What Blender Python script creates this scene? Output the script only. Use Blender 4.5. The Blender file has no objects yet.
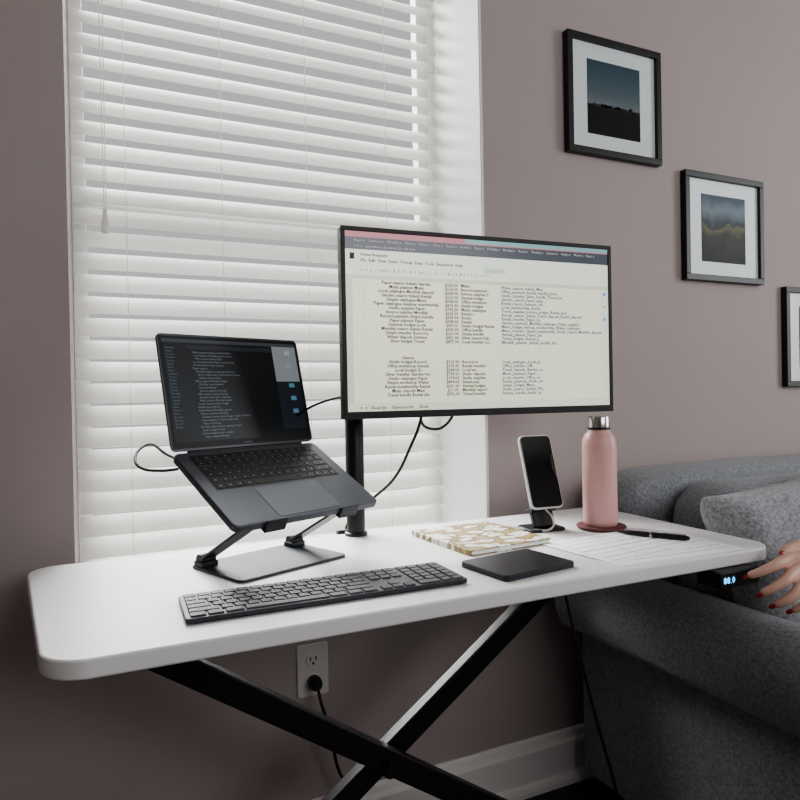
import bpy, bmesh, math, random
from mathutils import Vector, Matrix
random.seed(4)
S=bpy.context.scene
try: S.view_settings.look='AgX - Medium High Contrast'
except Exception: pass
def lin(c): return tuple(((v/255)/12.92 if v/255<=.04045 else ((v/255+.055)/1.055)**2.4) for v in c)+(1,)
def mat(name,rgb,rough=.5,metal=0,emit=0,bump=0,bscale=200,var=0,vscale=8,coat=0,trans=0,sheen=0):
    m=bpy.data.materials.new(name); m.use_nodes=True; n=m.node_tree.nodes; l=m.node_tree.links
    b=n['Principled BSDF']; c=lin(rgb)
    b.inputs['Base Color'].default_value=c; b.inputs['Roughness'].default_value=rough; b.inputs['Metallic'].default_value=metal
    if coat: b.inputs['Coat Weight'].default_value=coat; b.inputs['Coat Roughness'].default_value=.04
    if sheen: b.inputs['Sheen Weight'].default_value=sheen
    if emit: b.inputs['Emission Color'].default_value=c; b.inputs['Emission Strength'].default_value=emit; b.inputs['Base Color'].default_value=tuple(x*.25 for x in c[:3])+(1,)
    tc=n.new('ShaderNodeTexCoord')
    if bump:
        t=n.new('ShaderNodeTexNoise'); t.inputs['Scale'].default_value=bscale; t.inputs['Detail'].default_value=4
        l.new(tc.outputs['Object'],t.inputs['Vector'])
        bp=n.new('ShaderNodeBump'); bp.inputs['Strength'].default_value=bump; bp.inputs['Distance'].default_value=.002
        l.new(t.outputs['Fac'],bp.inputs['Height']); l.new(bp.outputs['Normal'],b.inputs['Normal'])
    if var:
        t=n.new('ShaderNodeTexNoise'); t.inputs['Scale'].default_value=vscale; t.inputs['Detail'].default_value=6
        l.new(tc.outputs['Object'],t.inputs['Vector'])
        r=n.new('ShaderNodeValToRGB'); r.color_ramp.elements[0].position=.3; r.color_ramp.elements[1].position=.7
        r.color_ramp.elements[0].color=tuple(x*(1-var) for x in c[:3])+(1,); r.color_ramp.elements[1].color=tuple(min(1,x*(1+var)) for x in c[:3])+(1,)
        l.new(t.outputs['Fac'],r.inputs['Fac']); l.new(r.outputs['Color'],b.inputs['Base Color'])
    if trans:
        out=n['Material Output']; tr=n.new('ShaderNodeBsdfTranslucent'); tr.inputs['Color'].default_value=c
        mx=n.new('ShaderNodeMixShader'); mx.inputs[0].default_value=trans
        l.new(b.outputs[0],mx.inputs[1]); l.new(tr.outputs[0],mx.inputs[2]); l.new(mx.outputs[0],out.inputs[0])
    return m
def link(ob,parent=None):
    S.collection.objects.link(ob)
    if parent: ob.parent=parent
    return ob
def empty(name,loc=(0,0,0),rz=0):
    e=bpy.data.objects.new(name,None); e.location=loc; e.rotation_euler=(0,0,rz); e.empty_display_size=.05
    return link(e)
def fin(name,bm,m,parent=None,smooth=False,loc=(0,0,0),rot=(0,0,0)):
    me=bpy.data.meshes.new(name); bm.normal_update(); bm.to_mesh(me); bm.free()
    for x in (m if isinstance(m,list) else [m]): me.materials.append(x)
    if smooth:
        for p in me.polygons: p.use_smooth=True
    o=bpy.data.objects.new(name,me); o.location=loc; o.rotation_euler=rot
    return link(o,parent)
def abox(bm,lo,hi,mi=0):
    vs=[bm.verts.new((x,y,z)) for x in (lo[0],hi[0]) for y in (lo[1],hi[1]) for z in (lo[2],hi[2])]
    for f in [(0,1,3,2),(4,6,7,5),(0,4,5,1),(2,3,7,6),(0,2,6,4),(1,5,7,3)]:
        bm.faces.new([vs[i] for i in f]).material_index=mi
def box(name,lo,hi,m,parent=None,bev=0,seg=3,loc=(0,0,0),rot=(0,0,0)):
    bm=bmesh.new(); abox(bm,lo,hi)
    o=fin(name,bm,m,parent,bev>0,loc,rot)
    if bev:
        d=o.modifiers.new('b','BEVEL'); d.width=bev; d.segments=seg; d.limit_method='ANGLE'
        o.modifiers.new('w','WEIGHTED_NORMAL')
    return o
def rplate(name,cx,cy,w,d,z0,z1,r,m,parent=None,bev=0,n=8,loc=(0,0,0),rot=(0,0,0),skew=0):
    bm=bmesh.new(); pts=[]
    for sx,sy,a0 in [(1,1,0),(-1,1,90),(-1,-1,180),(1,-1,270)]:
        for i in range(n+1):
            a=math.radians(a0+90*i/n); x,y=(cx+sx*(w/2-r)+r*math.cos(a),cy+sy*(d/2-r)+r*math.sin(a))
            if x<cx: x-=skew*(y-cy)
            pts.append((x,y))
    lo=[bm.verts.new((x,y,z0)) for x,y in pts]; hi=[bm.verts.new((x,y,z1)) for x,y in pts]
    bm.faces.new(hi); bm.faces.new(lo[::-1])
    k=len(pts)
    for i in range(k): bm.faces.new((lo[i],lo[(i+1)%k],hi[(i+1)%k],hi[i]))
    o=fin(name,bm,m,parent,False,loc,rot)
    if bev:
        d_=o.modifiers.new('b','BEVEL'); d_.width=bev; d_.segments=3; d_.limit_method='ANGLE'; d_.angle_limit=math.radians(40)
        for p in o.data.polygons: p.use_smooth=True
        o.modifiers.new('w','WEIGHTED_NORMAL')
    return o
def lathe(name,prof,m,parent=None,n=48,loc=(0,0,0),rot=(0,0,0)):
    bm=bmesh.new(); rings=[]
    for r,z in prof: rings.append([bm.verts.new((max(r,1e-5)*math.cos(2*math.pi*i/n),max(r,1e-5)*math.sin(2*math.pi*i/n),z)) for i in range(n)])
    for a,b in zip(rings,rings[1:]):
        for i in range(n): bm.faces.new((a[i],a[(i+1)%n],b[(i+1)%n],b[i]))
    bmesh.ops.remove_doubles(bm,verts=bm.verts,dist=2e-5)
    bmesh.ops.recalc_face_normals(bm,faces=bm.faces)
    o=fin(name,bm,m,parent,True,loc,rot)
    e=o.modifiers.new('e','EDGE_SPLIT'); e.split_angle=math.radians(40)
    return o
def tube(name,pts,r,m,parent=None,smooth=True):
    cu=bpy.data.curves.new(name,'CURVE'); cu.dimensions='3D'; cu.bevel_depth=r; cu.bevel_resolution=3; cu.use_fill_caps=True
    if smooth:
        s=cu.splines.new('BEZIER'); s.bezier_points.add(len(pts)-1)
        for p,q in zip(s.bezier_points,pts): p.co=q; p.handle_left_type=p.handle_right_type='AUTO'
    else:
        s=cu.splines.new('POLY'); s.points.add(len(pts)-1)
        for p,q in zip(s.points,pts): p.co=tuple(q)+(1,)
    cu.materials.append(m); return link(bpy.data.objects.new(name,cu),parent)
def bar(name,p,q,w,h,m,parent=None,bev=.003):
    p,q=Vector(p),Vector(q); d=q-p; L=d.length
    o=box(name,(-w/2,-h/2,0),(w/2,h/2,L),m,parent,bev)
    z=d.normalized(); y=Vector((0,1,0))
    if abs(z.dot(y))>.95: y=Vector((1,0,0))
    x=y.cross(z).normalized(); y=z.cross(x)
    M=Matrix((x,y,z)).transposed().to_4x4(); M.translation=p; o.matrix_local=M
    return o
def text(name,body,size,loc,m,parent,align='LEFT',spacing=1.0,rot=(math.pi/2,0,0),off=0):
    c=bpy.data.curves.new(name,'FONT'); c.body=body; c.size=size; c.align_x=align; c.space_line=spacing; c.resolution_u=1; c.offset=off
    c.materials.append(m); o=bpy.data.objects.new(name,c); o.location=loc; o.rotation_euler=rot
    return link(o,parent)

# ---------- materials
M_wall=mat('wall_paint_mauve',(170,159,157),.75,bump=.08,bscale=350,var=.02,vscale=2)
M_white=mat('white_trim',(232,232,230),.45,bump=.03,bscale=60)
M_ceil=mat('ceiling_paint',(205,202,198),.9)
M_floor=mat('floor_dark_wood',(36,29,27),.4,bump=.1,bscale=30,var=.3,vscale=6)
M_desk=mat('desk_laminate',(232,232,233),.40,bump=.03,bscale=500)
M_black=mat('black_steel',(12,12,14),.4,bump=.05,bscale=600)
M_plast=mat('black_plastic',(12,12,13),.5)
M_alu=mat('space_gray_aluminium',(88,91,97),.42,.55,bump=.02,bscale=900)
M_alud=mat('dark_aluminium',(54,56,61),.4,.6)
M_keyg=mat('keycap_gray',(40,42,47),.5)
M_slat=mat('blind_slat',(250,250,248),.5,trans=.34)
M_cord=mat('cord_white',(225,225,220),.8,trans=.5)
M_sofa=mat('sofa_fabric',(136,140,146),.95,bump=1,bscale=420,var=.35,vscale=160,sheen=.3)
M_pill=mat('pillow_fabric',(152,155,160),.95,bump=1,bscale=420,var=.38,vscale=150,sheen=.3)
M_pink=mat('bottle_pink',(212,166,163),.38,bump=.02,bscale=500)
M_steel=mat('steel_cap',(200,198,196),.22,1)
M_coast=mat('coaster_red',(104,62,58),.7,bump=.3,bscale=200)
M_paper=mat('paper',(246,249,254),.7)
M_ink=mat('ink',(96,101,112),.8)
M_skin=mat('skin',(210,170,155),.5,bump=.15,bscale=300,var=.06,vscale=60)
M_nail=mat('nail_red',(140,34,40),.25,coat=.5)
M_sleeve=mat('sleeve_knit',(60,62,68),.9,bump=.8,bscale=300)
M_phone=mat('phone_case',(205,206,208),.35)
M_glassb=mat('phone_glass',(10,12,15),.06,coat=1)
M_out=mat('outlet_plastic',(214,212,206),.4)

# ---------- room
WX0,WX1,WZ0,WZ1=-.045,.900,.60,2.35; T=.32
X0,X1,Y0,H=-1.7,3.6,-3.6,2.75
bm=bmesh.new()
abox(bm,(X0,0,0),(WX0,T,H)); abox(bm,(WX1,0,0),(X1,T,H)); abox(bm,(WX0,0,0),(WX1,T,WZ0)); abox(bm,(WX0,0,WZ1),(WX1,T,H))
fin('wall_back',bm,M_wall)
box('wall_left',(X0-.15,Y0,0),(X0,T,H),M_wall)
bm=bmesh.new(); RY0,RY1,RZ0,RZ1=-2.3,-1.0,.75,2.45
abox(bm,(X1,Y0,0),(X1+.15,RY0,H)); abox(bm,(X1,RY1,0),(X1+.15,T,H)); abox(bm,(X1,RY0,0),(X1+.15,RY1,RZ0)); abox(bm,(X1,RY0,RZ1),(X1+.15,RY1,H))
fin('wall_right',bm,M_wall)
box('wall_front',(X0-.15,Y0-.15,0),(X1+.15,Y0,H),M_wall)
box('floor',(X0-.15,Y0-.15,-.1),(X1+.15,T,0),M_floor)
box('ceiling',(X0-.15,Y0-.15,H),(X1+.15,T,H+.1),M_ceil)
def baseboard(name,x0,x1):
    prof=[(0,0),(-.030,0),(-.030,.012),(-.026,.022),(-.016,.028),(-.016,.094),(-.022,.098),(-.022,.108),(-.012,.114),(-.010,.130),(-.004,.135),(0,.135)]
    bm=bmesh.new(); a=[bm.verts.new((x0,y,z)) for y,z in prof]; b=[bm.verts.new((x1,y,z)) for y,z in prof]; k=len(prof)
    for i in range(k): bm.faces.new((a[i],b[i],b[(i+1)%k],a[(i+1)%k]))
    bm.faces.new(a[::-1]); bm.faces.new(b); bmesh.ops.recalc_face_normals(bm,faces=bm.faces)
    fin(name,bm,M_white)
baseboard('baseboard_back',X0,X1)
# window 1
w=empty('window_1')
for nm,lo,hi in [('reveal_right',(WX1-.008,-.002,WZ0),(WX1,T,WZ1)),('sill',(WX0-.0,-.005,WZ0),(WX1,T,WZ0+.02)),('head',(WX0,-.002,WZ1-.006),(WX1,T,WZ1)),
    ('sash_left',(WX0,T-.035,WZ0+.02),(WX0+.03,T,WZ1-.006)),('sash_right',(WX1-.04,T-.035,WZ0+.02),(WX1-.008,T,WZ1-.006)),('sash_mid',(WX0+.03,T-.035,1.5),(WX1-.04,T,1.54)),('sash_low',(WX0+.03,T-.035,WZ0+.02),(WX1-.04,T,WZ0+.07))]:
    box(nm,lo,hi,M_white,w,.002)
# blinds
def blinds(name,length,z0,z1,pitch,wd,tilt,root):
    bm=bmesh.new(); z=z0+.03; th=.0028
    while z<z1-.05:
        rings=[]
        dz=random.uniform(-.0012,.0012); sk=random.uniform(-.03,.03)
        c2,s2=math.cos(tilt+sk),math.sin(tilt+sk)
        for x in (.004,length-.004):
            top=[];bot=[]
            for i in range(7):
                u=-1+2*i/6; h=.003*(1-u*u)
                for lst,o in ((top,h+th/2),(bot,h-th/2)):
                    yy=u*wd/2*c2-o*s2; zz=u*wd/2*s2+o*c2
                    lst.append(bm.verts.new((x,yy,z+zz+dz)))
            rings.append(top+bot[::-1])
        a,b=rings; k=len(a)
        for i in range(k): bm.faces.new((a[i],a[(i+1)%k],b[(i+1)%k],b[i]))
        bm.faces.new(a[::-1]); bm.faces.new(b)
        z+=pitch
    bmesh.ops.recalc_face_normals(bm,faces=bm.faces)
    o=fin('slats',bm,M_slat,root,True); e=o.modifiers.new('e','EDGE_SPLIT'); e.split_angle=.6
    box('headrail',(.004,-.03,z1-.055),(length-.004,.03,z1-.006),M_slat,root,.003)
    box('bottom_rail',(.006,-.025,z0+.002),(length-.006,.025,z0+.018),M_slat,root,.004)
r=empty('window_blinds',(WX0+.001,.235,0))
blinds('b',WX1-WX0-.010,WZ0+.022,WZ1-.006,.0505,.0545,math.radians(52),r)
for i,x in enumerate((.114,.331,.545,.768)):
    tube('ladder_cord_%d'%i,[(x,-.024,WZ0+.03),(x,-.024,WZ1-.05)],.0009,M_cord,r,False)
tube('pull_cord',[(.074,-.045,WZ1-.05),(.071,-.045,1.46)],.0012,M_cord,r,False)
tube('pull_cord_b',[(.064,-.045,WZ1-.05),(.067,-.045,1.46)],.0012,M_cord,r,False)
lathe('tassel',[(0,1.47),(.004,1.468),(.006,1.45),(.010,1.425),(.008,1.415),(0,1.413)],M_cord,r,24,(.069,-.045,0))
# window 2 (right wall) with blinds
w2=empty('window_2',(X1,0,0))
for nm,lo,hi in [('casing_low',(-.02,RY0-.09,RZ0-.09),(0,RY1+.09,RZ0)),('casing_top',(-.02,RY0-.09,RZ1),(0,RY1+.09,RZ1+.09)),('casing_a',(-.02,RY0-.09,RZ0),(0,RY0,RZ1)),('casing_b',(-.02,RY1,RZ0),(0,RY1+.09,RZ1))]:
    box(nm,lo,hi,M_white,w2,.003)
r2=empty('window_blinds.001',(X1+.07,RY1-.002,0),-math.pi/2)
blinds('b2',RY1-RY0-.004,RZ0+.002,RZ1-.006,.0505,.06,math.radians(35),r2)

# ---------- outlet
o=empty('power_outlet',(.427,0,.428))
rplate('cover_plate',0,0,.072,.116,0,.006,.006,M_out,o,.002,rot=(math.pi/2,0,0))
for i,z in enumerate((.024,-.024)):
    lathe('receptacle_%d'%i,[(0,.0085),(.0155,.0085),(.017,.007),(.017,.004)],M_out,o,32,(0,0,z),(math.pi/2,0,0))
    for x in (-.0065,.0065): box('slot_%d'%i,(x-.0013,-.0092,z-.002),(x+.0013,-.0082,z+.007),M_plast,o)
    lathe('ground_%d'%i,[(0,.0092),(.0028,.0092),(.0028,.008)],M_plast,o,16,(0,0,z-.008),(math.pi/2,0,0))
c=empty('power_cord',(.427,0,.404))
lathe('plug',[(0,.0095),(.015,.0095),(.016,.02),(.013,.034),(.006,.042),(0,.042)],M_plast,c,24,(0,0,0),(math.pi/2,0,0))
tube('cord',[(0,-.038,-.0),(.003,-.050,-.03),(.02,-.06,-.09),(.045,-.05,-.2),(.13,-.06,-.33),(.2,-.1,-.398)],.0035,M_plast,c)

# ---------- desk
dk=empty('standing_desk',(.525,-.345,0),-.006)
rplate('desktop',.0075,.0,1.249,.504,.720,.745,.050,M_desk,dk,.004,12,skew=.12)
def leg(n,a,b,y): bar(n,(a[0]-.525,y+.345,a[1]),(b[0]-.525,y+.345,b[1]),.042,.026,M_black,dk)
leg('leg_front',(-.005,.704),(.992,.035),-.362)
leg('leg_back',(-.035,.035),(.915,.704),-.325)
lathe('pivot_bolt',[(0,.03),(.012,.03),(.014,.026),(.014,0)],M_black,dk,24,(-.076,-.015,.390),(math.pi/2,0,0))
for i,x in enumerate((-.54,.39)): box('top_rail_%d'%i,(x-.02,-.17,.69),(x+.02,.17,.7195),M_black,dk,.003)
for i,x in enumerate((-.555,.475)):
    box('foot_%d'%i,(x-.025,-.24,.012),(x+.025,.22,.045),M_black,dk,.006)
    for k,y in enumerate((-.22,.20)): lathe('foot_pad_%d%d'%(i,k),[(0,0),(.018,0),(.018,.012),(0,.013)],M_plast,dk,20,(x,y,0))
box('control_panel',(.455,-.272,.690),(.556,-.22,.7198),M_plast,dk,.004)
M_blue=mat('panel_digits',(90,190,255),.5,emit=4)
text('panel_display','88.0',.017,(.462,-.2726,.699),M_blue,dk)
tube('desk_cord',[(.275,-.06,.715),(.285,-.075,.62),(.33,-.09,.42),(.385,-.085,.25),(.43,-.06,.10),(.46,0,.005)],.003,M_plast,dk)

# ---------- monitor
mo=empty('desktop_monitor',(.417,-.268,.996),-.061)
W,Hh=.615,.362
box('housing',(0,0.002,0),(W,.022,Hh),M_plast,mo,.003)
box('rear_shell',(.06,.02,.04),(W-.06,.048,Hh-.05),M_plast,mo,.012)
for n_,lo,hi in [('bezel_top',(0,-.003,Hh-.0085),(W,.003,Hh)),('bezel_bottom',(0,-.003,0),(W,.003,.014)),('bezel_left',(0,-.003,.014),(.0085,.003,Hh-.0085)),('bezel_right',(W-.0085,-.003,.014),(W,.003,Hh-.0085))]:
    box(n_,lo,hi,M_plast,mo,.001)
ME=lambda n_,c_,e_: mat(n_,c_,.25,emit=e_)
sx0,sx1,sz0,sz1=.0085,W-.0085,.014,Hh-.0085; SW=sx1-sx0; SH=sz1-sz0
def fx(u): return sx0+u*SW
def fz(v): return sz1-v*SH
def scr(n_,u0,v0,u1,v1,m,d=.0004): 
    return box(n_,(fx(u0),-d,fz(v1)),(fx(u1),.001,fz(v0)),m,mo)
E=1.02
scr('screen_page',0,0,1,1,ME('scr_page',(228,229,205),E))
scr('tabbar',0,0,1,.032,ME('scr_tabs',(190,122,132),E*.8),.0006)
scr('tabbar_teal',.42,0,1,.026,ME('scr_teal',(140,178,182),E*.8),.0007)
scr('addressbar',0,.032,1,.10,ME('scr_addr',(84,90,100),E*.7),.0006)
scr('toolbar',0,.10,1,.235,ME('scr_tool',(220,226,214),E),.0006)
scr('share_button',.49,.165,.57,.195,ME('scr_btn',(180,205,170),E),.0008)
scr('header',0,.24,1,.262,ME('scr_head',(200,202,186),E),.0008)
scr('rownums',0,.262,.022,.955,ME('scr_rn',(200,202,186),E),.0007)
scr('side_panel',.965,.10,1,.955,ME('scr_sp',(214,220,206),E),.0007)
for i,(v,cc) in enumerate([(.28,(90,140,200)),(.36,(220,190,90)),(.44,(90,150,210))]): scr('side_icon_%d'%i,.978,v,.988,v+.018,ME('scr_si%d'%i,cc,E),.0010)
scr('sheet_tabs',0,.955,1,1,ME('scr_st',(212,216,200),E),.0008)
MT=mat('scr_text',(30,32,32),.8); ML=mat('scr_link',(50,105,160),.6,emit=.4); MG=mat('scr_textg',(80,84,82),.8)
MR=mat('scr_tabtext',(236,232,232),.6,emit=.6)
bm=bmesh.new()
for i in range(30):
    v=.262+i*.0235; abox(bm,(fx(.022),-.0005,fz(v)-.0001),(fx(.965),0,fz(v)+.0001))
for u in (.06,.335,.395,.55): abox(bm,(fx(u),-.0005,fz(.955)),(fx(u)+.0003,0,fz(.24)))
fin('grid_lines',bm,mat('scr_grid',(182,184,166),.6,emit=.8),mo)
A=['Travel','Monthly','Studio','Water','Invoice','Rental','Paper','Annual','Summer','Office','Music','Silver','Local','Garden','Record','Simple']
B=['planner','budget','report','season tickets','supplies','membership','workshop','deposit','transfer','payment','catalogue','bundle']
def wd(n_): return ' '.join(random.choice(A if i%2==0 else B) for i in range(n_))
rows=list(range(0,15))+[18]+list(range(19,28))
for nm,u,al,gen,m in [('col_item',.205,'CENTER',lambda i:wd(random.choice((3,3,4))),MT),('col_price',.365,'CENTER',lambda i:'$%d.00'%random.randint(10,999),MT),
    ('col_note',.40,'LEFT',lambda i:wd(random.choice((1,2,2,3))),MT),('col_link',.553,'LEFT',lambda i:'_'.join([wd(2).replace(' ','_') for _ in range(random.choice((3,3,4)))]),ML)]:
    body=''
    for k in range(28):
        if k not in rows: body+='\n'; continue
        if k==18: body+=('Games' if nm=='col_item' else '')+'\n'; continue
        s_=gen(k)
        if nm=='col_note': s_=s_[:random.randint(8,24)]
        if nm=='col_item': s_=s_[:random.randint(22,38) if k<15 else random.randint(14,26)]
        if nm=='col_link': s_=s_[:random.choice((20,24,24))] if (k>14 or k%4==0) else s_[:(random.randint(50,66) if 6<k<13 else random.randint(22,44))]
        body+=s_+'\n'
    text(nm,body,.0088,(fx(u),-.0010,fz(.285)),m,mo,al,.0235*SH/.0088,off=.00022)
text('menu','Home Requests\nFile  Edit  View  Insert  Format  Data  Tools  Extensions  Help',.0085,(fx(.05),-.001,fz(.135)),MT,mo,'LEFT',1.25,off=.00015)
text('toolbar_icons','o  o  a  -  100%  |  $  %  .0  .00  |  Sans  |  -  11  +  |  B  I  S  A  |  + + + |  = = = =',.0085,(fx(.05),-.001,fz(.22)),MG,mo)
text('tab_titles','    '.join(random.choice(A)+' x' for _ in range(17)),.0070,(fx(.03),-.001,fz(.056)),MR,mo)
text('address','< > o   spreadsheet document list edit view',.0070,(fx(.03),-.001,fz(.088)),MR,mo)
text('bottom_tabs','+  =   Sheet list     Expenses list     Sheet',.0085,(fx(.04),-.001,fz(.988)),MT,mo,off=.00015)
box('app_icon',(fx(.015),-.001,fz(.155)),(fx(.03),0,fz(.12)),mat('scr_icon',(60,80,70),.6,emit=.6),mo)
text('brand','display',.006,(W/2,-.0035,.004),MG,mo,'CENTER')
# pole mount
pm=empty('monitor_mount',(.494,-.118,.745))
lathe('pole',[(0,.0005),(.024,.0005),(.024,.006),(.0195,.008),(.0195,.42),(.017,.425),(0,.425)],M_black,pm,40)
box('clamp',(-.03,-.02,-.05),(.03,.045,-.0255),M_black,pm,.004)
box('clamp_back',(-.03,.030,-.05),(.03,.045,.006),M_black,pm,.003)
lathe('collar',[(0.0195,.36),(.027,.36),(.027,.40),(.0195,.40)],M_black,pm,32)
bar('arm_a',(0,0.018,.38),(.20,.02,.38),.03,.02,M_black,pm)
bar('arm_b',(.20,.02,.38),(.235,-.08,.42),.03,.02,M_black,pm)
box('vesa_plate',(.18,-.110,.37),(.29,-.098,.48),M_black,pm,.003)
cb=empty('monitor_cables',(0,0,0))
tube('cable_long',[(.60,-.235,1.03),(.60,-.22,.985),(.585,-.20,.93),(.565,-.17,.87),(.54,-.10,.815),(.50,-.065,.77),(.49,-.065,.71),(.50,-.10,.70)],.003,M_plast,cb)
tube('cable_loop',[(.60,-.235,1.02),(.605,-.215,.985),(.635,-.20,.968),(.665,-.20,.972),(.685,-.23,1.02)],.003,M_plast,cb)
tube('cable_to_laptop',[(.47,-.225,1.04),(.42,-.20,1.035),(.36,-.14,1.0),(.30,-.06,.92),(.2,-.08,.90),(.12,-.14,.935),(.082,-.20,.962),(.055,-.26,.945),(.064,-.295,.930),(.092,-.308,.926),(.118,-.300,.926)],.0024,M_plast,cb)

# ---------- laptop + stand
psi=math.radians(22); tau=math.radians(28.5); al=math.radians(13.5)
lp=empty('laptop',(.113,-.258,.949),psi)
LW=.304; R_=(tau,0,0)
rplate('base',LW/2,-.1075,LW,.213,-.013,0,.012,M_alu,lp,.003,8,rot=R_)
box('key_well',(.022,-.118,-.001),(.282,-.014,.0004),mat('key_well',(30,31,34),.5),lp,.0003,rot=R_)
rplate('touchpad',LW/2,-.166,.130,.082,0,.0006,.005,mat('touchpad',(104,107,113),.35,.4),lp,0,rot=R_)
box('hinge_bar',(.03,-.004,-.008),(.274,.006,.002),M_plast,lp,.002)
def keys(bm,x0,y0,x1,y1,rows,h,z,gap=.0028):
    rh=(y1-y0)/len(rows)
    for j,row in enumerate(rows):
        tot=sum(row); x=x0
        for w_ in row:
            ww=w_/tot*(x1-x0)
            a=(x+gap/2,y1-(j+1)*rh+gap/2); b=(x+ww-gap/2,y1-j*rh-gap/2)
            t=.0007
            vs=[bm.verts.new(v) for v in [(a[0],a[1],z),(b[0],a[1],z),(b[0],b[1],z),(a[0],b[1],z),(a[0]+t,a[1]+t,z+h),(b[0]-t,a[1]+t,z+h),(b[0]-t,b[1]-t,z+h),(a[0]+t,b[1]-t,z+h)]]
            for f in [(4,5,6,7),(0,1,5,4),(1,2,6,5),(2,3,7,6),(3,0,4,7)]: bm.faces.new([vs[i] for i in f])
            x+=ww
main=[[1]*14,[1]*13+[1.5],[1.5]+[1]*13,[1.8]+[1]*11+[1.8],[2.4]+[1]*10+[2.4],[1,1,1,1.3,5.6,1.3,1,1,1,1]]
bm=bmesh.new(); keys(bm,.024,-.117,.280,-.015,main,.0010,.0004)
fin('keys',bm,mat('laptop_keys',(14,14,16),.5),lp,rot=R_)
bm=bmesh.new()
for j in range(6):
    for i in range(14):
        x=.024+.256*(i+.5)/14; y=-.015-.017*(j+.5)
        if j==5 and 3<i<10: continue
        abox(bm,(x-.0014,y-.0012,.0014),(x+.0014,y+.0012,.0016))
fin('key_legends',bm,mat('legend',(150,152,156),.6),lp,rot=R_)
RL=(-al,0,0)
lid=rplate('lid',LW/2,.1065,LW,.212,0,.005,.010,M_alu,lp,.001,8,rot=(math.pi/2-al,0,0))
lid.location=(0,.005*math.cos(al),0)
def lb(n_,x0,z0,x1,z1,m,d): return box(n_,(x0,-d,z0),(x1,0.0005,z1),m,lp,0,rot=RL)
lb('bezel',.003,.006,LW-.003,.209,M_plast,.0006)
lx0,lx1,lz0,lz1=.008,LW-.008,.017,.204
def lu(n_,u0,v0,u1,v1,m,d=.0012): return lb(n_,lx0+(lx1-lx0)*u0,lz1-(lz1-lz0)*v1,lx0+(lx1-lx0)*u1,lz1-(lz1-lz0)*v0,m,d)
lu('screen',0,0,1,1,mat('lscr',(17,19,23),.35,emit=.7),.0009)
lu('menubar',0,0,1,.035,mat('lscr_menu',(62,66,72),.35,emit=.7))
lu('sidebar',0.0,.035,.16,.93,mat('lscr_side',(20,24,30),.35,emit=.7))
lu('wallpaper',.80,.035,1,.42,mat('lscr_wp',(128,134,138),.35,emit=.7))
lu('wallpaper_low',.80,.42,1,.93,mat('lscr_wp2',(30,36,44),.35,emit=.7))
lu('window_bar',.16,.06,.80,.10,mat('lscr_bar',(38,42,48),.35,emit=.7),.0014)
for i,v in enumerate((.08,.22,.44,.58,.72)): lu('icon_%d'%i,.90,v,.945,v+.045,mat('licon%d'%i,[(180,180,176),(160,166,170),(96,150,170),(96,150,170),(100,140,170)][i],.4,emit=.5),.0016)
MLt=mat('ltxt',(116,124,132),.5,emit=.9); MLb=mat('ltxtb',(104,124,136),.5,emit=.6)
def ltext(n_,body,u,v,m,size=.0052,sp=1.15):
    y=-.0019; z=lz1-(lz1-lz0)*v
    loc=Vector((lx0+(lx1-lx0)*u,y,z)); loc.rotate(Matrix.Rotation(-al,3,'X'))
    text(n_,body,size,loc,m,lp,'LEFT',sp,(math.pi/2-al,0,0))
ltext('code','\n'.join(' '*random.choice((0,2,4,6))+wd(random.choice((2,3,4,5)))[:50] for _ in range(27)),.18,.14,MLt)
ltext('side_list','\n'.join(wd(1) for _ in range(25)),.015,.10,MLb)
tx_=Vector((LW/2,-.0010,.0085)); tx_.rotate(Matrix.Rotation(-al,3,'X')); text('brand','notebook',.005,tx_,MLt,lp,'CENTER',1,(math.pi/2-al,0,0))
# stand
st=empty('laptop_stand',(.113,-.258,.949),psi)
rplate('base_plate',.152,-.062,.228,.158,-.2038,-.199,.012,mat('stand_plate',(66,69,74),.55,.3),st,.001)
for i,x in enumerate((.056,.248)):
    for k,dx in enumerate((-.007,.007)):
        bar('arm_%d%d'%(i,k),(x+dx,-.006,-.188),(x+dx,-.158,-.108),.015,.0045,M_alud,st,.001)
    for k,(y,z) in enumerate(((-.006,-.188),(-.158,-.108))):
        lathe('joint_%d%d'%(i,k),[(0,-.014),(.010,-.014),(.010,.014),(0,.014)],M_plast,st,24,(x,y,z),(0,math.pi/2,0))
    box('joint_foot_%d'%i,(x-.016,-.02,-.1995),(x+.016,.008,-.190),M_alud,st,.002)
rplate('tray',.152,-.11,.215,.19,-.0185,-.0142,.01,M_alud,st,.001,rot=R_)
for i,x in enumerate((.075,.229)):
    box('lip_%d'%i,(x-.02,-.2185,-.0185),(x+.02,-.2155,.004),M_alud,st,.001,rot=R_)
    box('lip_ext_%d'%i,(x-.02,-.2185,-.0185),(x+.02,-.19,-.0142),M_alud,st,.001,rot=R_)

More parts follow.
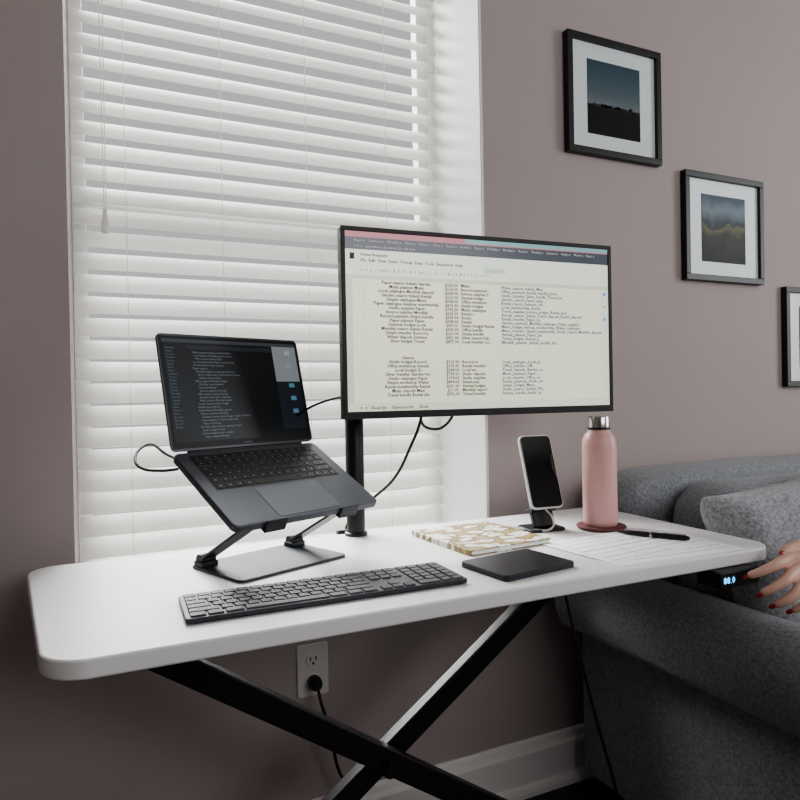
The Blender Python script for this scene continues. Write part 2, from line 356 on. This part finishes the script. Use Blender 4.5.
# ---------- keyboard
kb=empty('computer_keyboard',(.099,-.534,.745),-.024)
rplate('body',.2095,.0575,.419,.115,.002,.0085,.006,M_alud,kb,.001)
bm=bmesh.new(); y0,y1=.004,.111
keys(bm,.005,y0,.272,y1,[[1.0]*14,[1]*13+[1.8],[1.6]+[1]*12+[1.2],[1.9]+[1]*11+[1.9],[2.4]+[1]*10+[2.4],[1.2,1.2,1.4,6.2,1.4,1.2,1.2]],.0022,.0085)
rh=(y1-y0)/6
for j in (0,1,2): keys(bm,.278,y1-(j+1)*rh,.333,y1-j*rh,[[1,1,1]],.0022,.0085)
keys(bm,.278+.0183,y1-5*rh,.278+.0366,y1-4*rh,[[1]],.0022,.0085); keys(bm,.278,y0,.333,y0+rh,[[1,1,1]],.0022,.0085)
for j in range(6): keys(bm,.339,y1-(j+1)*rh,.414,y1-j*rh,[[1,1,1,1]] if j<5 else [[2,1,1]],.0022,.0085)
fin('keys',bm,M_keyg,kb)
bm=bmesh.new()
for j in range(6):
    for i in range(22):
        x=.005+.409*(i+.5)/22
        if (j==5 and 4<i<10) or .272<x<.278 : continue
        y=y1-(j+.5)*rh; abox(bm,(x-.0012,y-.001,.0107),(x+.0012,y+.001,.0109))
fin('key_legends',bm,mat('legend2',(140,142,146),.6),kb)
box('rear_foot',(.01,.095,0),(.409,.112,.002),M_plast,kb); box('front_foot',(.01,.004,0),(.409,.012,.002),M_plast,kb)

# ---------- trackpad
tp=empty('trackpad',(.642,-.496,.745),math.radians(8))
rplate('body',0,0,.155,.118,0,.009,.008,M_alud,tp,.001); rplate('glass',0,0,.153,.116,.009,.0098,.008,mat('trackpad_glass',(26,27,30),.4),tp)

# ---------- patterned notebook
m=bpy.data.materials.new('notebook_cover'); m.use_nodes=True; n=m.node_tree.nodes; l=m.node_tree.links; b=n['Principled BSDF']; b.inputs['Roughness'].default_value=.5
tc=n.new('ShaderNodeTexCoord'); nzz=n.new('ShaderNodeTexNoise'); nzz.inputs['Scale'].default_value=22; l.new(tc.outputs['Object'],nzz.inputs['Vector'])
vm=n.new('ShaderNodeVectorMath'); vm.operation='MULTIPLY_ADD'; l.new(nzz.outputs['Color'],vm.inputs[0]); vm.inputs[1].default_value=(.05,.05,0); l.new(tc.outputs['Object'],vm.inputs[2])
mp=n.new('ShaderNodeMapping'); mp.inputs['Scale'].default_value=(1,1.9,1); mp.inputs['Rotation'].default_value=(0,0,.7); l.new(vm.outputs[0],mp.inputs[0])
v=n.new('ShaderNodeTexVoronoi'); v.voronoi_dimensions='2D'; v.inputs['Scale'].default_value=20; v.inputs['Randomness'].default_value=1; l.new(mp.outputs[0],v.inputs['Vector'])
rp=n.new('ShaderNodeValToRGB'); rp.color_ramp.interpolation='CONSTANT'; e=rp.color_ramp.elements
e[0].position=0; e[0].color=lin((140,140,138)); e[1].position=.08; e[1].color=lin((228,226,220))
x=e.new(.36); x.color=lin((128,108,66)); x=e.new(.56); x.color=lin((164,146,102))
l.new(v.outputs['Distance'],rp.inputs[0]); l.new(rp.outputs[0],b.inputs['Base Color']); M_note=m
nb=empty('notebook',(.697,-.284,.745),math.radians(4))
box('pages',(-.091,-.104,.0015),(.092,.104,.0085),M_paper,nb); box('cover_top',(-.095,-.107,.0085),(.095,.107,.0105),M_note,nb,.0008)
box('cover_bottom',(-.095,-.107,0),(.095,.107,.0015),M_note,nb,.0006); box('spine',(-.0965,-.107,0),(-.0945,.107,.0105),M_note,nb,.0006)
# ---------- papers
def lines(name,x0,x1,y0,y1,k,z,parent):
    bm=bmesh.new()
    for i in range(k):
        y=y1-(y1-y0)*i/(k-1); x=x0; xe=x1*random.uniform(.3,1)
        while x<xe:
            w_=random.uniform(.006,.02); abox(bm,(x,y,z),(min(x+w_,x1),y+.0016,z+.0001)); x+=w_+.003
    fin(name,bm,M_ink,parent)
p=empty('paper_sheet',(.938,-.482,.745),math.radians(-3)); box('sheet',(-.146,-.100,0),(.146,.100,.0010),M_paper,p); lines('printed_text',-.13,.13,-.08,.085,9,.0010,p)
p=empty('paper_sheet.001',(.908,-.462,.7461),math.radians(6)); box('sheet',(-.125,-.088,0),(.125,.088,.0008),M_paper,p); lines('printed_text',-.11,.11,-.075,.07,7,.0008,p)
bm=bmesh.new()
for y in (-.05,.0,.03): abox(bm,(-.11,y,.0008),(.11,y+.0008,.0009))
for x in (-.11,-.03,.06,.109): abox(bm,(x,-.05,.0008),(x+.0008,.03,.0009))
fin('table_rules',bm,M_ink,p)
# ---------- pen
pe=empty('ballpoint_pen',(1.000,-.446,.7524),math.atan2(-.112,.069))
lathe('barrel',[(0,-.07),(.0015,-.069),(.003,-.06),(.0048,-.045),(.0052,.0),(.0052,.06),(.004,.064),(.003,.068),(0,.069)],M_plast,pe,24,(0,0,0),(0,math.pi/2,0))
lathe('ring',[(.0053,-.006),(.0056,-.006),(.0056,-.001),(.0053,-.001)],M_steel,pe,24,(0,0,0),(0,math.pi/2,0))
box('clip',(.02,-.001,.0052),(.062,.001,.0068),M_steel,pe,.0004)
# ---------- coaster and bottle
lathe('drink_coaster',[(0,0),(.050,0),(.052,.002),(.052,.0045),(.050,.006),(0,.006)],M_coast,None,48,(.982,-.318,.7468))
bt=empty('water_bottle',(.980,-.318,.7530))
lathe('body',[(0,0),(.033,0),(.0355,.003),(.036,.010),(.036,.168),(.035,.182),(.030,.194),(.024,.201),(.0235,.204),(0,.204)],M_pink,bt)
lathe('cap',[(0,.204),(.0205,.204),(.0205,.209),(.0225,.210),(.0225,.231),(.0215,.233),(0,.233)],M_steel,bt)
lathe('ring',[(.0228,.205),(.0235,.205),(.0235,.209),(.0228,.209)],M_plast,bt)
# ---------- phone on charging stand
ps=empty('phone_stand',(.866,-.262,.745),math.radians(-6))
rplate('foot',0,0,.085,.07,0,.006,.012,M_plast,ps,.002)
bar('post',(0,.012,.005),(0,.026,.11),.03,.010,M_plast,ps); box('cradle',(-.03,-.028,.036),(.03,.004,.044),M_plast,ps,.002,rot=(-.3,0,0))
bar('neck',(0,-.012,.006),(0,.006,.05),.05,.014,M_plast,ps)
tube('charging_cable',[(0,-.02,.045),(.004,-.04,.03),(.0,-.045,.012),(-.03,-.02,.004),(-.06,.03,.004),(-.11,.05,.004),(-.13,.08,.004),(-.10,.10,.004)],.0022,M_cord,ps)
ph=empty('smartphone',(.870,-.283,.7935))
ph.rotation_euler=(math.radians(-19),0,math.radians(-5))
rplate('case',0,.080,.079,.163,-.010,0,.012,M_phone,ph,.003,rot=(math.pi/2,0,0))
rplate('screen',0,.080,.073,.156,0,.0008,.009,M_glassb,ph,0,rot=(math.pi/2,0,0))

# ---------- picture frames
def pic(kind):
    m=bpy.data.materials.new('print_%d'%kind); m.use_nodes=True; n=m.node_tree.nodes; l=m.node_tree.links; b=n['Principled BSDF']
    b.inputs['Roughness'].default_value=.5; b.inputs['Specular IOR Level'].default_value=.15; b.inputs['Coat Weight'].default_value=.08; b.inputs['Coat Roughness'].default_value=.03
    tc=n.new('ShaderNodeTexCoord'); sp=n.new('ShaderNodeSeparateXYZ'); l.new(tc.outputs['Generated'],sp.inputs[0])
    nz=n.new('ShaderNodeTexNoise'); nz.inputs['Scale'].default_value=2.6 if kind else 8; nz.inputs['Detail'].default_value=5; l.new(tc.outputs['Generated'],nz.inputs['Vector'])
    a=n.new('ShaderNodeMath'); a.operation='MULTIPLY_ADD'; l.new(nz.outputs['Fac'],a.inputs[0]); a.inputs[1].default_value=.5 if kind else .06; 
    s2=n.new('ShaderNodeMath'); s2.operation='SUBTRACT'; l.new(sp.outputs['Z'],s2.inputs[0]); s2.inputs[1].default_value=.25 if kind else .03
    l.new(s2.outputs[0],a.inputs[2])
    rp=n.new('ShaderNodeValToRGB'); e=rp.color_ramp.elements; l.new(a.outputs[0],rp.inputs[0]); l.new(rp.outputs[0],b.inputs['Base Color'])
    cols=[[(0,(5,6,7)),(.395,(8,10,11)),(.41,(110,120,122)),(.55,(88,102,110)),(.8,(68,86,98)),(1,(58,76,88))],
          [(0,(12,13,13)),(.22,(30,32,28)),(.40,(52,54,44)),(.50,(98,96,74)),(.52,(40,48,52)),(.60,(72,86,96)),(.78,(112,124,134)),(1.0,(66,82,98))],
          [(0,(20,24,26)),(.5,(50,58,62)),(1,(100,110,116))]][kind]
    e[0].position=cols[0][0]; e[0].color=lin(cols[0][1]); e[1].position=1; e[1].color=lin(cols[-1][1])
    for p_,c_ in cols[1:-1]: x=e.new(p_); x.color=lin(c_)
    return m
M_mat=mat('picture_mat',(214,221,224),.6,coat=.35)
for i,(x,z,w_) in enumerate([(1.157,2.008,.335),(1.582,1.688,.338),(2.022,1.366,.338)]):
    f=empty('picture_frame' if i==0 else 'picture_frame.%03d'%i,(x,-.001,z)); h_=.323; t=.018
    for nm,lo,hi in [('rail_top',(0,-.020,-t),(w_,0,0)),('rail_bottom',(0,-.020,-h_),(w_,0,-h_+t)),('stile_left',(0,-.020,-h_+t),(t,0,-t)),('stile_right',(w_-t,-.020,-h_+t),(w_,0,-t))]:
        box(nm,lo,hi,M_black,f,.0015)
    box('mat_board',(t,-.010,-h_+t),(w_-t,-.006,-t),M_mat,f)
    box('print',(w_/2-.095,-.0112,-h_/2-.102),(w_/2+.093,-.010,-h_/2+.100),pic(i),f)
    if i==0:
        bm=bmesh.new()
        for k in range(30):
            cx=w_/2+.01+random.gauss(0,.035); cx=min(max(cx,w_/2-.085),w_/2+.085); s_=random.uniform(.003,.007); cz=-h_/2-.102+.202*.40+random.uniform(-.003,.004)
            vs=[bm.verts.new((cx+s_*math.cos(a*math.pi/3),-.0116,cz+s_*.8*math.sin(a*math.pi/3))) for a in range(6)]; bm.faces.new(vs)
        fin('tree_silhouettes',bm,mat('tree_black',(6,7,8),.6),f)

# ---------- sofa
so=empty('sofa',(0,0,0))
def cushion(name,lo,hi,m,parent,n=14,rot=(0,0,0),ex=4.5):
    c=[(a+b)/2 for a,b in zip(lo,hi)]; h=[(b-a)/2 for a,b in zip(lo,hi)]
    bm=bmesh.new(); bmesh.ops.create_cube(bm,size=2); bmesh.ops.subdivide_edges(bm,edges=bm.edges,cuts=n,use_grid_fill=True)
    R=min(h)*.55 if ex>6 else min(h)*.9
    for v in bm.verts:
        p=Vector((v.co.x*h[0],v.co.y*h[1],v.co.z*h[2])); q=Vector([max(-(hh-R),min(hh-R,a)) for a,hh in zip(p,h)]); d=p-q
        if d.length>1e-6:
            v.co=q+d.normalized()*min(R,d.length if max(abs(d.x),abs(d.y),abs(d.z))<R-1e-6 else R)
        else: v.co=p
    bmesh.ops.subdivide_edges(bm,edges=bm.edges,cuts=1,use_grid_fill=True)
    o=fin(name,bm,m,parent,True,c,rot)
    tx=bpy.data.textures.get('wr') or bpy.data.textures.new('wr','CLOUDS'); tx.noise_scale=.16
    d=o.modifiers.new('d','DISPLACE'); d.texture=tx; d.strength=.016; d.texture_coords='GLOBAL'
    s=o.modifiers.new('sm','SMOOTH'); s.iterations=4
    return o
def arm(name,xb,sgn):
    prof=[]
    xi=xb+.11*sgn
    cx,cz,r_=xb+.012*sgn,.508,.098
    prof=[(xb,.05),(xb,.42)]
    a0=math.radians(218); a1=math.radians(-25)
    for i in range(25):
        a=a0+(a1-a0)*i/24; prof.append((cx+sgn*(r_*math.cos(a)),cz+r_*math.sin(a)))
    prof.append((xi,.42)); prof.append((xi,.05))
    bm=bmesh.new(); k=len(prof)
    ys=[-.06,-.3,-.55,-.8,-1.0]
    R=[[bm.verts.new((x,y,z)) for x,z in prof] for y in ys]
    for a,b in zip(R,R[1:]):
        for i in range(k): bm.faces.new((a[i],a[(i+1)%k],b[(i+1)%k],b[i]))
    bm.faces.new(R[0]); bm.faces.new(R[-1][::-1]); bmesh.ops.recalc_face_normals(bm,faces=bm.faces)
    o=fin(name,bm,M_sofa,so,True); b=o.modifiers.new('b','BEVEL'); b.width=.012; b.segments=3; b.limit_method='ANGLE'; b.angle_limit=math.radians(50)
arm('arm_left',1.135,1); arm('arm_right',3.30,-1)
box('seat_base',(1.20,-.96,.06),(3.24,-.06,.32),M_sofa,so,.02)
cushion('back_frame',(1.165,-.24,.10),(3.26,-.05,.838),M_sofa,so,ex=9)
for i in range(3):
    a=1.25+i*.64; cushion('seat_cushion_%d'%i,(a,-1.0,.30),(a+.635,-.25,.47),M_sofa,so,ex=7)
    cushion('back_cushion_%d'%i,(a-.005,-.44,.44),(a+.63,-.22,.825),M_sofa,so,rot=(-.12,0,0),ex=5)
for i,(x,y) in enumerate([(1.2,-.12),(1.2,-.9),(3.22,-.12),(3.22,-.9)]): lathe('foot_%d'%i,[(0,0),(.018,0),(.025,.065),(0,.065)],M_plast,so,20,(x,y,0))
def pillow(name,c,w_,h_,t_,rot,m):
    bm=bmesh.new(); n=20; V={}
    for s in (1,-1):
        for i in range(n+1):
            for j in range(n+1):
                u=-1+2*i/n; v=-1+2*j/n
                e=max(0,(1-u**4)*(1-v**4))**.45
                x=u*w_/2*(1-.06*(1-v*v)*abs(u)); z=v*h_/2*(1-.06*(1-u*u)*abs(v))
                if (i in(0,n) or j in(0,n)) and s==-1: V[s,i,j]=V[1,i,j]; continue
                V[s,i,j]=bm.verts.new((x,-s*t_/2*e,z))
    for s in (1,-1):
        for i in range(n):
            for j in range(n):
                q=[V[s,i,j],V[s,i+1,j],V[s,i+1,j+1],V[s,i,j+1]]
                bm.faces.new(q if s==1 else q[::-1])
    o=fin(name,bm,m,None,True,c,rot)
    tx=bpy.data.textures.new('wp','CLOUDS'); tx.noise_scale=.09
    d=o.modifiers.new('d','DISPLACE'); d.texture=tx; d.strength=.028
    o.modifiers.new('s','SUBSURF').render_levels=1
    return o
pillow('throw_pillow',(1.392,-.50,.655),.49,.40,.16,(math.radians(-22),math.radians(-4),math.radians(3)),M_pill)

# ---------- hand and forearm
def skin_chain(pts,rad):
    me=bpy.data.meshes.new('t'); ed=[(i,i+1) for i in range(len(pts)-1)]
    me.from_pydata(pts,ed,[]); o=bpy.data.objects.new('t',me); S.collection.objects.link(o)
    o.modifiers.new('s','SKIN').use_smooth_shade=True
    for i,r_ in enumerate(rad): me.skin_vertices[0].data[i].radius=(r_ if isinstance(r_,tuple) else (r_,r_))
    me.skin_vertices[0].data[0].use_root=True
    o.modifiers.new('u','SUBSURF').levels=2
    dg=bpy.context.evaluated_depsgraph_get(); dg.update(); ev=o.evaluated_get(dg); m2=bpy.data.meshes.new_from_object(ev)
    bpy.data.objects.remove(o); return m2
HX,HZ=-.046,.010
def sh(p): return (p[0]+HX,p[1]-.004,p[2]+HZ)
F={'index':[(1.152,-.650,.727),(1.112,-.656,.722),(1.087,-.647,.712),(1.068,-.634,.703)],
   'middle':[(1.153,-.664,.711),(1.111,-.676,.702),(1.087,-.668,.688),(1.073,-.655,.677)],
   'ring':[(1.157,-.676,.696),(1.118,-.691,.684),(1.097,-.684,.670),(1.086,-.670,.660)],
   'pinky':[(1.165,-.685,.682),(1.136,-.700,.670),(1.119,-.696,.659),(1.110,-.684,.651)],
   'thumb':[(1.215,-.650,.742),(1.188,-.644,.746),(1.163,-.642,.741),(1.143,-.644,.735)]}
F={k:[sh(q) for q in v] for k,v in F.items()}
wr=sh((1.240,-.672,.728))
parts=[]
for k,pts in F.items():
    if k=='thumb': parts.append(skin_chain([wr]+pts,[.018,.016,.0115,.0100,.0080]))
    else:
        s_=.86 if k=='pinky' else 1
        parts.append(skin_chain([wr]+pts,[.019,.0135,.0098*s_,.0086*s_,.0070*s_]))
parts.append(skin_chain([wr,sh((1.19,-.668,.716)),sh((1.155,-.668,.706))],[(.020,.024),(.016,.028),(.010,.022)]))
parts.append(skin_chain([sh(q) for q in [(1.235,-.670,.728),(1.27,-.676,.733),(1.34,-.690,.745),(1.45,-.71,.765),(1.56,-.73,.79)]],[.022,.021,.025,.034,.040]))
bm=bmesh.new()
for p_ in parts: bm.from_mesh(p_)
pr=empty('human_hand')
h_=fin('hand_and_forearm',bm,M_skin,pr,True)
rm=h_.modifiers.new('r','REMESH'); rm.mode='VOXEL'; rm.voxel_size=.0015; rm.use_smooth_shade=True
sm=h_.modifiers.new('s','SMOOTH'); sm.factor=.5; sm.iterations=5
for k,pts in F.items():
    a=Vector(pts[-1]); b_=Vector(pts[-2]); d=(a-b_).normalized(); nrm=Vector((-.5,-.75,.3)) if k!='thumb' else Vector((0,-.6,.8))
    nrm=(nrm-d*nrm.dot(d)).normalized(); sd=d.cross(nrm)
    bm=bmesh.new(); bmesh.ops.create_uvsphere(bm,u_segments=16,v_segments=10,radius=1)
    M=Matrix((d*.0062,sd*.0040,nrm*.0013)).transposed().to_4x4(); M.translation=a+d*.0022+nrm*(.0055 if k!='pinky' else .0048)
    bmesh.ops.transform(bm,matrix=M,verts=bm.verts); fin('nail_'+k,bm,M_nail,pr,True)
lpv=skin_chain([sh(q) for q in [(1.33,-.688,.743),(1.36,-.694,.749),(1.46,-.712,.767),(1.60,-.737,.798)]],[.032,.035,.044,.055])
bm=bmesh.new(); bm.from_mesh(lpv); fin('sleeve',bm,M_sleeve,pr,True)

# ---------- lights
Wd=bpy.data.worlds.new('world'); S.world=Wd; Wd.use_nodes=True
Wd.node_tree.nodes['Background'].inputs[0].default_value=(.93,.93,.93,1); Wd.node_tree.nodes['Background'].inputs[1].default_value=.5
su=bpy.data.lights.new('overcast_sun','SUN'); su.energy=18; su.angle=math.radians(50); su.color=(1,.995,.98)
o=bpy.data.objects.new('overcast_sun',su); o.rotation_euler=Vector((.1,-.75,-.65)).to_track_quat('-Z','Y').to_euler(); link(o)
def area(name,loc,d,sx,sy,P,col):
    a=bpy.data.lights.new(name,'AREA'); a.shape='RECTANGLE'; a.size=sx; a.size_y=sy; a.energy=P; a.color=col
    o=bpy.data.objects.new(name,a); o.location=loc; o.rotation_euler=Vector(d).to_track_quat('-Z','Y').to_euler(); link(o)
area('added_fill_front',(1.4,-3.5,2.0),(0,1,.03),1.8,1.2,31,(1,.985,.975))  # added soft fill behind the camera
area('window_light_right',(X1-.02,-1.65,1.6),(-1,0.1,-.1),1.2,1.6,36,(.95,.98,1))

# ---------- camera
f,yaw,pit,rol=659.6,.4305,.0083,-.0187
Fv=Vector((math.sin(yaw)*math.cos(pit),math.cos(yaw)*math.cos(pit),-math.sin(pit))); Rv=Vector((math.cos(yaw),-math.sin(yaw),0)); Uv=Rv.cross(Fv)
R2=math.cos(rol)*Rv+math.sin(rol)*Uv; U2=-math.sin(rol)*Rv+math.cos(rol)*Uv
M=Matrix((R2,U2,-Fv)).transposed().to_4x4(); M.translation=(0,-1.4294,1.041)
cam=bpy.data.cameras.new('camera'); cam.sensor_width=36; cam.lens=f*36/800; cam.clip_start=.02
co=bpy.data.objects.new('camera',cam); co.matrix_world=M; link(co); S.camera=co
